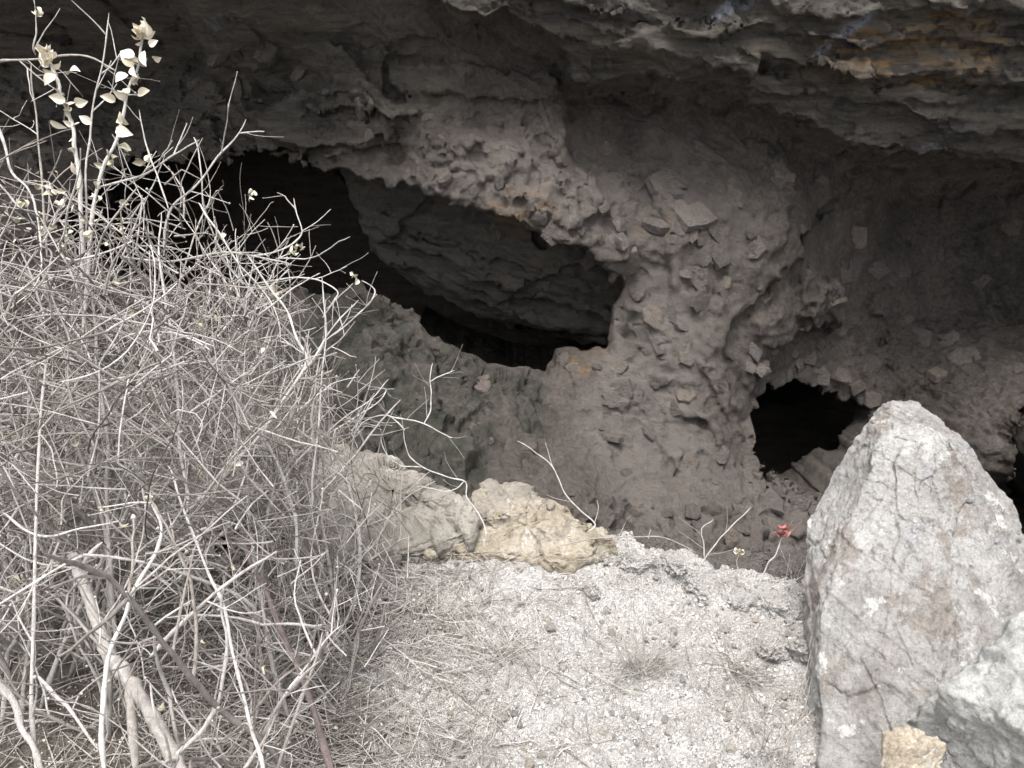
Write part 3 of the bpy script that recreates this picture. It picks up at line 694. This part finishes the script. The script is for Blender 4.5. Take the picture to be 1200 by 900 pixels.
class Bag:
    def __init__(s): s.V = []; s.F = []; s.T = []; s.n = 0
    def add(s, V, Fq, tone):
        s.V.append(V); s.F.append(Fq+s.n); s.T.append(np.full(len(V), tone)); s.n += len(V)
    def build(s, name, mat, parent, kind=None, smooth=True):
        loc = Vector(parent.location) if parent else Vector()
        me = npmesh(name, np.concatenate(s.V)-np.array(loc), np.concatenate(s.F), smooth); attr(me, 'tone', np.concatenate(s.T))
        o = link(name, me, mat, parent)
        if kind: o['kind'] = kind
        return o
prs = np.random.RandomState(77)
def branch_path(p, d, L, up=.0, wander=.35, stepl=.022):
    n = max(4, int(L/stepl)); out = [np.array(p, float)]; d = np.array(d, float); d /= np.linalg.norm(d)
    curl = prs.normal(size=3)*.12
    for i in range(n):
        d = d+prs.normal(size=3)*wander*.22+curl*.35+np.array([0, 0, up*.1])
        if prs.rand() < .06: d = d+prs.normal(size=3)*.4
        if prs.rand() < .05: curl = prs.normal(size=3)*.14
        d /= np.linalg.norm(d); out.append(out[-1]+d*stepl)
    return np.array(out)
EX = np.array([-3, -1.3, -1.0, -.85, -.66, -.55, -.46, -.4, -.36, -.32]); EZ = np.array([1.2, 1.2, 1.2, 1.14, 1.04, .92, .74, .5, .25, .1])
def cap(q, slack=0.):                     # keep a twig inside the rounded outline of the bush
    j_ = prs.normal()*.06+max(0, prs.normal()-1.)*.09; H = np.interp(q[:, 0]-j_*.6, EX, EZ)+slack+j_
    bad = (q[:, 2] > H) | (q[:, 0] > -.33+abs(j_)+slack*.4) | (q[:, 1] < .72) | (q[:, 2] < -.02)
    k = np.argmax(bad) if bad.any() else len(q)
    return q[:k]
def side_twigs(path, r, n, Lr, bag, depth=1, tone=(.3, .9), slack=0., up=.3):
    m = len(path)
    for _ in range(n):
        i = prs.randint(max(1, int(m*.15)), m-1); t = path[i]-path[i-1]; t = t/(np.linalg.norm(t)+1e-9)
        s_ = prs.normal(size=3); s_ -= t*(s_@t); s_ /= np.linalg.norm(s_)
        d = t*.65+s_*prs.uniform(.5, 1.1); L = prs.uniform(*Lr)
        q = cap(branch_path(path[i], d, L, up), slack)
        if len(q) < 4: continue
        rr = r*prs.uniform(.4, .7); rad = np.linspace(rr, rr*.55, len(q))*(1+.18*(prs.rand(len(q))-.5))
        bag.add(*tube(q, rad, 4), prs.uniform(*tone))
        if prs.rand() < .45:              # a knobbly bud or torn tip
            e = q[-1]; V = I1[0]*rr*prs.uniform(1.2, 2.0)*prs.uniform(.7, 1.2, (len(I1[0]), 1))+e
            F4 = np.c_[I1[1], I1[1][:, 2]]; bag.add(V, F4, prs.uniform(.5, 1.))
        if depth > 0: side_twigs(q, rr, prs.randint(1, 4), (Lr[0]*.35, Lr[1]*.6), bag, depth-1, tone, slack, up)
def branch_obj(path, r0, r1, mat, parent, tone, sides=7, name='branch'):
    n = len(path); rad = np.linspace(r0, r1, n)*(1+.12*(prs.rand(n)-.5))
    for k in range(3, n-1, prs.randint(4, 8)): rad[k] *= 1.22
    rad[-1] *= .45; rad[-2] *= .75; rad[0] *= .45; rad[1] *= .75
    rad = rad*(1+.16*vnoise(np.arange(n)*.45+prs.rand()*50, np.zeros(n), np.zeros(n), 611))
    b = Bag(); b.add(*tube(path, rad, sides), tone); return b.build(name, mat, parent)

# --- the broad tangle: three bushes rooted along the left of the ledge
def bush(loc, label, nstem, spread, Lr, seed, slack=0., lean=(0, 0, 0), rr=(.003, .006), tw=(4, 8), tl=(.08, .32), tone=(.25, .95), fill=900, fx=.5):
    global prs
    prs = np.random.RandomState(seed); root = empty('dry_shrub', loc)
    tag(root, label, 'shrub', 'dry shrubs tangled on the left of the ledge')
    bag = Bag()
    for k in range(nstem):
        b = np.array(loc)+np.array([prs.uniform(-1, 1)*spread[0], prs.uniform(-1, 1)*spread[1], 0.])
        b[2] = lz(b[0], b[1])-.02
        d = np.array([prs.normal()*.38+lean[0], prs.normal()*.38+lean[1], 1.+lean[2]])
        path = cap(branch_path(b, d, prs.uniform(*Lr), .25, .16, .028), slack+prs.uniform(0, .06))
        if len(path) < 6: continue
        r0 = prs.uniform(*rr)
        bo = branch_obj(path, r0, r0*.5, M['bark'], root, prs.uniform(*tone), 6)
        for _ in range(2):
            i = prs.randint(2, len(path)-2); q = cap(branch_path(path[i], (path[i+1]-path[i])*20+prs.normal(size=3)*.5, prs.uniform(.15, .4), .3, .45), slack)
            if len(q) < 6: continue
            tb = Bag(); tb.add(*tube(q, np.linspace(r0*.6, r0*.3, len(q)), 5), prs.uniform(*tone)); w_ = tb.build('twig', M['bark'], root); w_.parent = bo
        side_twigs(path, r0*.75, prs.randint(*tw), tl, bag, 1, (tone[0]-.1, tone[1]), slack)
    for k in range(fill):
        x = loc[0]+prs.uniform(-1, 1)*fx; y = prs.uniform(1.25, 2.0); H = float(np.interp(x, EX, EZ))
        p = np.array([x, y, H*prs.uniform(.1, 1.)**.6]); a = prs.uniform(0, 6.28)
        q = cap(branch_path(p, (math.cos(a), math.sin(a)*.7, prs.uniform(-.3, 1.5)), prs.uniform(.1, .4), .1, .26, .02), slack)
        if len(q) < 4: continue
        r_ = prs.uniform(.0011, .0029); bag.add(*tube(q, np.linspace(r_, r_*.55, len(q)), 4), prs.uniform(tone[0]-.25, tone[1]))
        if prs.rand() < .35: side_twigs(q, r_, 2, (.03, .1), bag, 0, (tone[0]-.1, tone[1]), slack)
    bag.build('twig_tangle', M['bark'], root, 'stuff'); return root
shrub_front = bush((-.78, 1.42, 0), 'dense tangle of grey twigs filling the lower left corner', 85, (.42, .3), (.35, 1.0), 901, tw=(5, 10), fill=480, rr=(.0035, .007), tone=(.25, 1.))
shrub_back = bush((-1.0, 1.78, 0), 'tall dry shrub of upright grey stems at the left edge', 85, (.42, .2), (.7, 1.35), 902, .03, tw=(6, 12), fill=650, rr=(.003, .0065), tone=(.3, 1.))
shrub_side = bush((-.62, 1.7, 0), 'dry shrub with arching bare twigs hanging towards the dark hole', 48, (.12, .22), (.5, 1.15), 903, .05, (.12, .05, 0), (.0025, .005), (4, 8), (.08, .3), (.4, 1.), 280, .2)
# traced stems that stand out in front of or above the tangle
def traced(parent, rows, seed):
    global prs
    prs = np.random.RandomState(seed); bag = Bag()
    for pts, d0, d1, r0, r1, tone, ntw in rows:
        n = len(pts); pw = [P(px, py, d0+(d1-d0)*i/(n-1)) for i, (px, py) in enumerate(pts)]
        path = smooth_path(pw, max(8, 5*n), .006, len(pts)+r0*1e4)
        branch_obj(path, r0*.7, r1*.5, M['bark'], parent, tone, 8)
        if ntw: side_twigs(path, r0*.8, ntw, (.04, .15), bag, 1, (.5, 1.), 9.)
    if bag.n: bag.build('twig_tangle', M['bark'], parent, 'stuff')
traced(shrub_front, [
 ([(308,910),(295,860),(275,770),(255,700),(235,650),(212,590),(195,545)],1.42,1.6,.0052,.0035,.95,3),
 ([(38,910),(42,750),(45,600),(50,470),(54,420)],1.4,1.55,.0055,.004,.8,3),
 ([(120,910),(124,830),(135,745),(160,690),(185,640),(182,600),(172,575)],1.38,1.5,.007,.004,1.,3),
 ([(175,770),(215,730),(270,680),(325,645)],1.52,1.45,.006,.004,.85,2),
 ([(205,885),(240,855),(262,810),(264,740),(262,690)],1.5,1.5,.0065,.004,.9,2),
 ([(0,790),(22,840),(38,870),(52,905)],1.4,1.38,.009,.008,.75,0),
 ([(48,790),(80,830),(115,880)],1.42,1.4,.005,.004,.9,1),
 ([(280,905),(315,865),(352,785),(400,735)],1.5,1.6,.005,.003,.8,3),
 ([(0,600),(40,625),(90,620),(150,608)],1.5,1.5,.004,.003,.9,2)], 911)
traced(shrub_back, [
 ([(136,745),(128,600),(125,520),(112,420),(102,330),(98,290)],1.68,1.75,.007,.004,.65,3),
 ([(222,600),(212,540),(207,460),(200,380),(190,310),(186,250)],1.65,1.75,.005,.0035,.85,4),
 ([(52,300),(48,210),(42,150),(40,75)],1.8,1.8,.004,.003,.55,2),
 ([(98,290),(103,200),(106,140),(118,75),(127,15)],1.75,1.75,.004,.0025,.75,5),
 ([(-10,72),(35,68),(100,65),(135,85)],1.75,1.75,.0045,.003,.6,4),
 ([(40,66),(42,40),(40,15)],1.75,1.75,.003,.002,.6,2),
 ([(-5,140),(15,195),(35,230)],1.6,1.62,.004,.004,.95,0),
 ([(195,245),(180,200),(170,165),(165,130)],1.75,1.75,.003,.0025,.85,1)], 912)
traced(shrub_side, [
 ([(190,300),(205,240),(235,215),(262,180),(290,140)],1.85,1.85,.0045,.003,.8,4),
 ([(110,218),(160,207),(200,182),(237,164)],1.8,1.8,.004,.0025,.75,4),
 ([(290,300),(330,292),(355,272),(342,235)],1.9,1.9,.0035,.0025,.85,3),
 ([(215,600),(250,570),(290,525),(325,480),(352,440),(380,400),(418,350)],1.7,1.9,.007,.003,.85,7),
 ([(364,595),(368,560),(375,470),(380,400),(377,325)],1.85,1.85,.004,.0025,.85,2),
 ([(342,455),(357,425),(345,380),(320,340),(290,298)],1.85,1.85,.005,.0035,1.,2),
 ([(240,590),(280,520),(275,470),(262,420),(290,360),(295,300)],1.8,1.85,.004,.0025,.85,3),
 ([(140,300),(200,305),(260,295),(300,300),(340,310)],1.85,1.85,.004,.003,.75,3),
 ([(300,330),(350,325),(385,335),(395,350),(380,362)],1.9,1.9,.003,.0022,.9,2),
 ([(380,400),(410,375),(440,345),(425,330)],1.92,1.92,.003,.002,.9,2),
 ([(310,600),(345,545),(390,500),(430,470),(455,445)],1.9,2.0,.004,.002,.85,4),
 ([(230,240),(255,270),(280,310),(310,345),(330,400)],1.85,1.85,.0035,.0025,.9,3)], 913)
# --- thick leaning trunk with a broken stub, and the purple-brown stalk
def plant(name, label, cat, base, group=None):
    r = empty(name, base); return tag(r, label, cat, group)
bs = P(212, 905, 1.5)
t = plant('dead_branch', 'thick pale dead branch with a swollen broken knot leaning in the shrub', 'branch', tuple(bs))
branch_obj(smooth_path([P(225,930,1.46), P(205,890,1.5), P(178,838,1.54), P(150,795,1.57)], 24, .004, 1), .0125, .0145, M['bark'], t, .6, 14, 'trunk')
branch_obj(smooth_path([P(152,799,1.57), P(140,780,1.58), P(125,765,1.58), P(108,715,1.6), P(92,665,1.62), P(78,648,1.62)], 26, .004, 2), .015, .0085, M['bark'], t, .7, 14, 'upper_limb')
branch_obj(smooth_path([P(95,665,1.62), P(110,645,1.6), P(120,635,1.6)], 8, .002, 3), .006, .003, M['bark'], t, .9, 8, 'stub')
branch_obj(smooth_path([P(150,800,1.57), P(155,830,1.55), P(157,905,1.52)], 10, .003, 4), .008, .01, M['bark'], t, .6, 8, 'stub')
bs = P(392, 915, 1.6)
t = plant('purple_stalk', 'smooth purple brown stalk leaning through the twigs', 'stalk', tuple(bs))
branch_obj(smooth_path([bs, P(360,810,1.66), P(330,740,1.7), P(300,670,1.74), P(282,630,1.78)], 30, .003, 5), .0075, .005, M['bark2'], t, .6, 10, 'stem')

# --- leaves
def leaf_mesh(name, curl=.4, fold=.5, n=7, mat=None):
    V, Fq = [], []
    for i in range(n):
        u = i/(n-1); wd = .34*math.sin(math.pi*min(1, u*.93+.07)**.8)*(1-.15*u)+.005
        z = curl*.35*math.sin(u*2.2)-.05
        for j in (-1, -.5, 0, .5, 1): V.append((wd*j, u, z+fold*wd*abs(j)))
    for i in range(n-1):
        for j in range(4): a = i*5+j; Fq.append((a, a+1, a+6, a+5))
    me = npmesh(name, V, Fq); me.materials.append(mat)
    return me
leafA = [leaf_mesh('leaf', c, f_, 7, M['leaf']) for c, f_ in ((.3, .4), (.8, .6), (-.3, .5))]
leafC = [leaf_mesh('leaf', c, f_, 7, M['curl']) for c, f_ in ((1.2, 1.0), (-.9, .9))]
leafR = [leaf_mesh('leaf', .6, .6, 5, M['red'])]
def put_leaf(p, d, s_, meshes, parent, roll=None):
    o = link('leaf', random.choice(meshes), None, parent); o.location = Vector(p)-Vector(parent.location)
    o.rotation_mode = 'QUATERNION'
    y = Vector(d).normalized()
    z = Vector((random.gauss(0, .5), -1+random.gauss(0, .3), .3+random.gauss(0, .5))) if roll is not None else Vector((random.gauss(0, 1), random.gauss(-.4, 1), random.gauss(0, 1)))
    x = y.cross(z).normalized(); z = x.cross(y)
    o.rotation_quaternion = Matrix((x, y, z)).transposed().to_quaternion()
    o.scale = (s_, s_, s_); return o
random.seed(8)
def leafy(label, pts, d, leaves, head, r=.003):
    base = P(*pts[-1], d); root = plant('dry_leafy_plant', label, 'plant', tuple(base), 'dry leafy stalks at top left')
    path = smooth_path([P(px, py, d) for px, py in pts[::-1]], 40, .004, d)
    branch_obj(path, r*1.5, r*.8, M['bark'], root, .8, 7, 'stem')
    for px, py, s_, a in leaves:
        p = P(px, py, d+random.uniform(-.03, .03)); dr = Vector((math.cos(a), random.uniform(-.5, .2), math.sin(a)))
        put_leaf(p-dr*s_*.5, dr, s_, leafA, root, random.uniform(-.5, .5))
    for i in range(24):
        a = random.uniform(0, 6.28); dr = Vector((math.cos(a)*.8, math.sin(a)*.8-.2, random.uniform(.2, 1.2)))
        put_leaf(P(head[0]+random.uniform(-5, 5), head[1]+random.uniform(-5, 12), d), dr, random.uniform(.018, .03), leafA, root)
    for i in range(14):
        k = random.randint(14, 38); p = path[k]; a = random.uniform(0, 6.28)
        put_leaf(p, (math.cos(a), math.sin(a)-.3, random.uniform(-.2, .8)), random.uniform(.015, .03), leafC+leafA, root)
    return root
leafy('dry stalk with cream papery leaves, the taller one at top left', [(168,40),(160,75),(150,110),(140,150),(125,190),(112,235),(105,300),(95,400)], 1.72,
      [(148,62,.034,2.8),(160,85,.03,-1.),(185,68,.026,.2),(148,70,.034,2.3),(170,70,.034,-1.3),(142,93,.03,-2.4),(163,93,.028,1.),(168,107,.034,.3),(146,138,.03,1.8),(146,155,.038,-.3),(125,115,.03,2.8),(180,50,.024,.4)], (168,36))
leafy('dry stalk with cream papery leaves beside the tallest one', [(58,72),(66,95),(75,120),(84,150),(92,190),(96,240),(95,330)], 1.74,
      [(65,82,.03,-1.),(58,95,.032,-2.2),(88,87,.038,.0),(95,120,.034,.1),(66,115,.034,2.9),(68,147,.036,-.5),(100,140,.028,2.6),(88,197,.03,1.8)], (56,66), .0035)
# small crumpled leaf remnants clinging to the shrubs
for root, n, box in ((shrub_back, 60, (0, 200, 160, 290)), (shrub_side, 26, (150, 260, 430, 420)), (shrub_front, 40, (0, 300, 330, 880))):
    for k in range(n):
        px, py = random.uniform(box[0], box[2]), random.uniform(box[1], box[3])
        p = P(px, py, random.uniform(1.55, 1.85)) ; a = random.uniform(0, 6.28)
        if p.z > np.interp(p.x, EX, EZ)+.03: continue
        put_leaf(p, (math.cos(a), math.sin(a), random.uniform(-.4, .8)), random.uniform(.01, .022), leafC, root)
for (cx, cy) in ((348,290),(342,297),(418,325),(325,345),(150,178),(130,190),(170,192),(45,20),(295,228),(262,283)):
    for k in range(4):
        a = random.uniform(0, 6.28); put_leaf(P(cx+random.uniform(-4, 4), cy+random.uniform(-4, 4), 1.88 if cx > 200 else 1.75), (math.cos(a), math.sin(a), random.uniform(-.3, .9)), random.uniform(.014, .024), leafC, shrub_side if cx > 200 else shrub_back)

# --- sprigs on the rim
def sprig(label, rows, seed, cat='sprig', name='dry_sprig', tw=0, mat='bark', grp='bare sprigs on the rim'):
    global prs
    prs = np.random.RandomState(seed); base = P(*rows[0][0][0], rows[0][1])
    root = plant(name, label, cat, tuple(base), grp); bag = Bag()
    for i, (pts, d, r0, r1, tone) in enumerate(rows):
        path = smooth_path([P(px, py, d) for px, py in pts], 6*len(pts), .003, seed+i)
        branch_obj(path, r0*.68, r1*.6, M[mat], root, tone, 6, 'stem' if i == 0 else 'twig')
        if tw: side_twigs(path, r0*.5, tw+1, (.012, .045), bag, 0, (.6, 1.), 9.)
    if bag.n: bag.build('twig_tangle', M[mat], root, 'stuff')
    return root
sprig('single curved bare twig rising from the ochre slab', [([(690,622),(697,613),(680,598),(664,580),(655,560),(645,543),(628,530),(607,517)],2.35,.0035,.002,.85)], 21, tw=2)
sprig('forked pale sprig reaching over the mound beside the shrub', [
  ([(570,630),(566,610),(548,585),(545,565),(520,558),(495,548),(478,532),(474,505)],2.3,.0035,.0022,.95),
  ([(495,548),(470,545),(452,530),(446,512)],2.3,.0026,.0018,.9), ([(545,565),(525,575),(490,570)],2.3,.0026,.0018,.9),
  ([(474,505),(455,487),(430,492),(415,510)],2.3,.003,.002,.9), ([(455,487),(490,494),(515,505),(530,513)],2.3,.0028,.0018,.95),
  ([(497,496),(506,475),(503,445),(507,426)],2.3,.0026,.0018,.95), ([(503,446),(518,440),(532,434)],2.3,.0022,.0016,.95)], 22, tw=2)
sprig('two pronged bare twig on the gravel rim', [([(818,668),(835,640),(858,618),(880,594)],2.25,.003,.0018,.8), ([(826,655),(824,630),(822,622),(835,607)],2.25,.0026,.0018,.75)], 23, tw=1)
sprig('short bare twig slanting over the rim right of the red sprout', [([(915,690),(932,680),(948,670)],2.2,.0026,.0015,.7), ([(928,683),(927,668)],2.2,.0018,.0014,.6)], 24, tw=1)
sprig('low arched stem lying along the rim of the ledge', [([(655,640),(700,631),(745,629),(785,632),(815,648)],2.2,.003,.002,.5), ([(760,632),(763,620)],2.2,.0025,.002,.5), ([(740,650),(736,640),(733,628)],2.2,.002,.0015,.6)], 25)
sprig('dark thin twig hanging beside the broad grey slab', [([(438,645),(430,610),(420,580),(412,545),(410,500)],2.15,.0028,.0018,.0), ([(422,585),(440,578),(442,560),(428,556),(420,570)],2.15,.0022,.0015,.0), ([(420,580),(400,560)],2.15,.002,.0012,.0),([(440,585),(480,610)],2.15,.002,.001,.0)], 26, tw=1, mat='bark2')
rt = sprig('small sprout with one tuft of red leaves on the rim', [([(890,682),(900,662),(910,645),(916,630)],2.22,.003,.0022,.75)], 27, 'sprout', 'red_sprout', 1, grp=None)
for k in range(13):
    a = random.uniform(0, 6.28); put_leaf(P(916+random.uniform(-3, 3), 624+random.uniform(-6, 4), 2.22), (math.cos(a), math.sin(a)*.6-.3, random.uniform(.0, .9)), random.uniform(.018, .03), leafR, rt)
rt = sprig('tiny dried umbrella shaped weed on the rim', [([(864,682),(864,660),(866,648)],2.22,.0018,.0012,.5)], 28, 'weed', 'dried_weed', 0, grp=None)
for k in range(7): put_leaf(P(866, 647, 2.22), (math.cos(k*.9), math.sin(k*.9), .25), .016, leafC, rt)

# --- dry grass tufts and litter
def tuft(label, px, py, n, L, spread, seed, lie=.5, tone=(.35, 1.)):
    global prs
    prs = np.random.RandomState(seed); b = G(px, py, .02); b.z = lz(b.x, b.y); root = plant('dry_grass_tuft', label, 'grass', tuple(b), 'dry grass tufts on the gravel')
    for k in range(n):
        a = prs.uniform(0, 6.28); o = np.array([b.x+prs.normal()*spread, b.y+prs.normal()*spread*.7, b.z])
        d = np.array([math.cos(a)*lie, math.sin(a)*lie, prs.uniform(.25, 1.)]); q = branch_path(o, d, L*prs.uniform(.4, 1.), -.5, .08, L/9)
        zmin = lzs(q[:, 0], q[:, 1])+.004; q[:, 2] = np.maximum(q[:, 2], zmin)
        bg_ = Bag(); bg_.add(*tube(q, np.linspace(.0012, .0006, len(q)), 3), prs.uniform(*tone)); bg_.build('blade', M['straw'], root)
tuft('upright dry grass tuft in the middle of the gravel', 752, 775, 70, .27, .02, 31, .5)
tuft('flattened dry grass tuft near the foot of the tall rock', 868, 780, 60, .2, .03, 32, .8, (.1, .8))
tuft('dry grass tuft at the edge of the shrub litter', 585, 775, 70, .26, .04, 33, .8)
tuft('sparse dry grass tuft at the bottom beside the tall rock', 905, 880, 24, .3, .02, 34, .4)
tuft('dry grass tuft at the bottom of the shrub litter', 560, 850, 60, .22, .04, 35, .8)
tuft('dry grass tuft close under the flat slab', 480, 720, 45, .2, .05, 36, .8)
def litter(n=2600):
    global prs
    prs = np.random.RandomState(44); bag = Bag()
    for k in range(n):
        x = -.38-abs(prs.normal())*.4 if prs.rand() < .66 else -.25+prs.normal()*.12
        if prs.rand() < .03: x = prs.uniform(-.2, .75)
        e = float(np.interp(x, RX, RY)); y = prs.uniform(.85, e-.03); L = prs.uniform(.05, .24)
        a = prs.uniform(0, 6.28); q = branch_path((x, y, 0), (math.cos(a), math.sin(a), 0), L, 0, .22, .02)
        q[:, 2] = lzs(q[:, 0], np.minimum(q[:, 1], e-.01))+.004+.02*prs.rand()**2+np.abs(q[:, 2])*.35
        rr = prs.uniform(.0007, .0021); bag.add(*tube(q, np.linspace(rr, rr*.6, len(q)), 3), prs.uniform(.15, .95))
    o = bag.build('twig_litter', M['straw'], None, 'stuff'); tag(o, 'fallen grey twigs and straw strewn over the ground under the shrub', 'litter')
litter()
print('total', time.time()-T0, 'objects', len(bpy.data.objects))
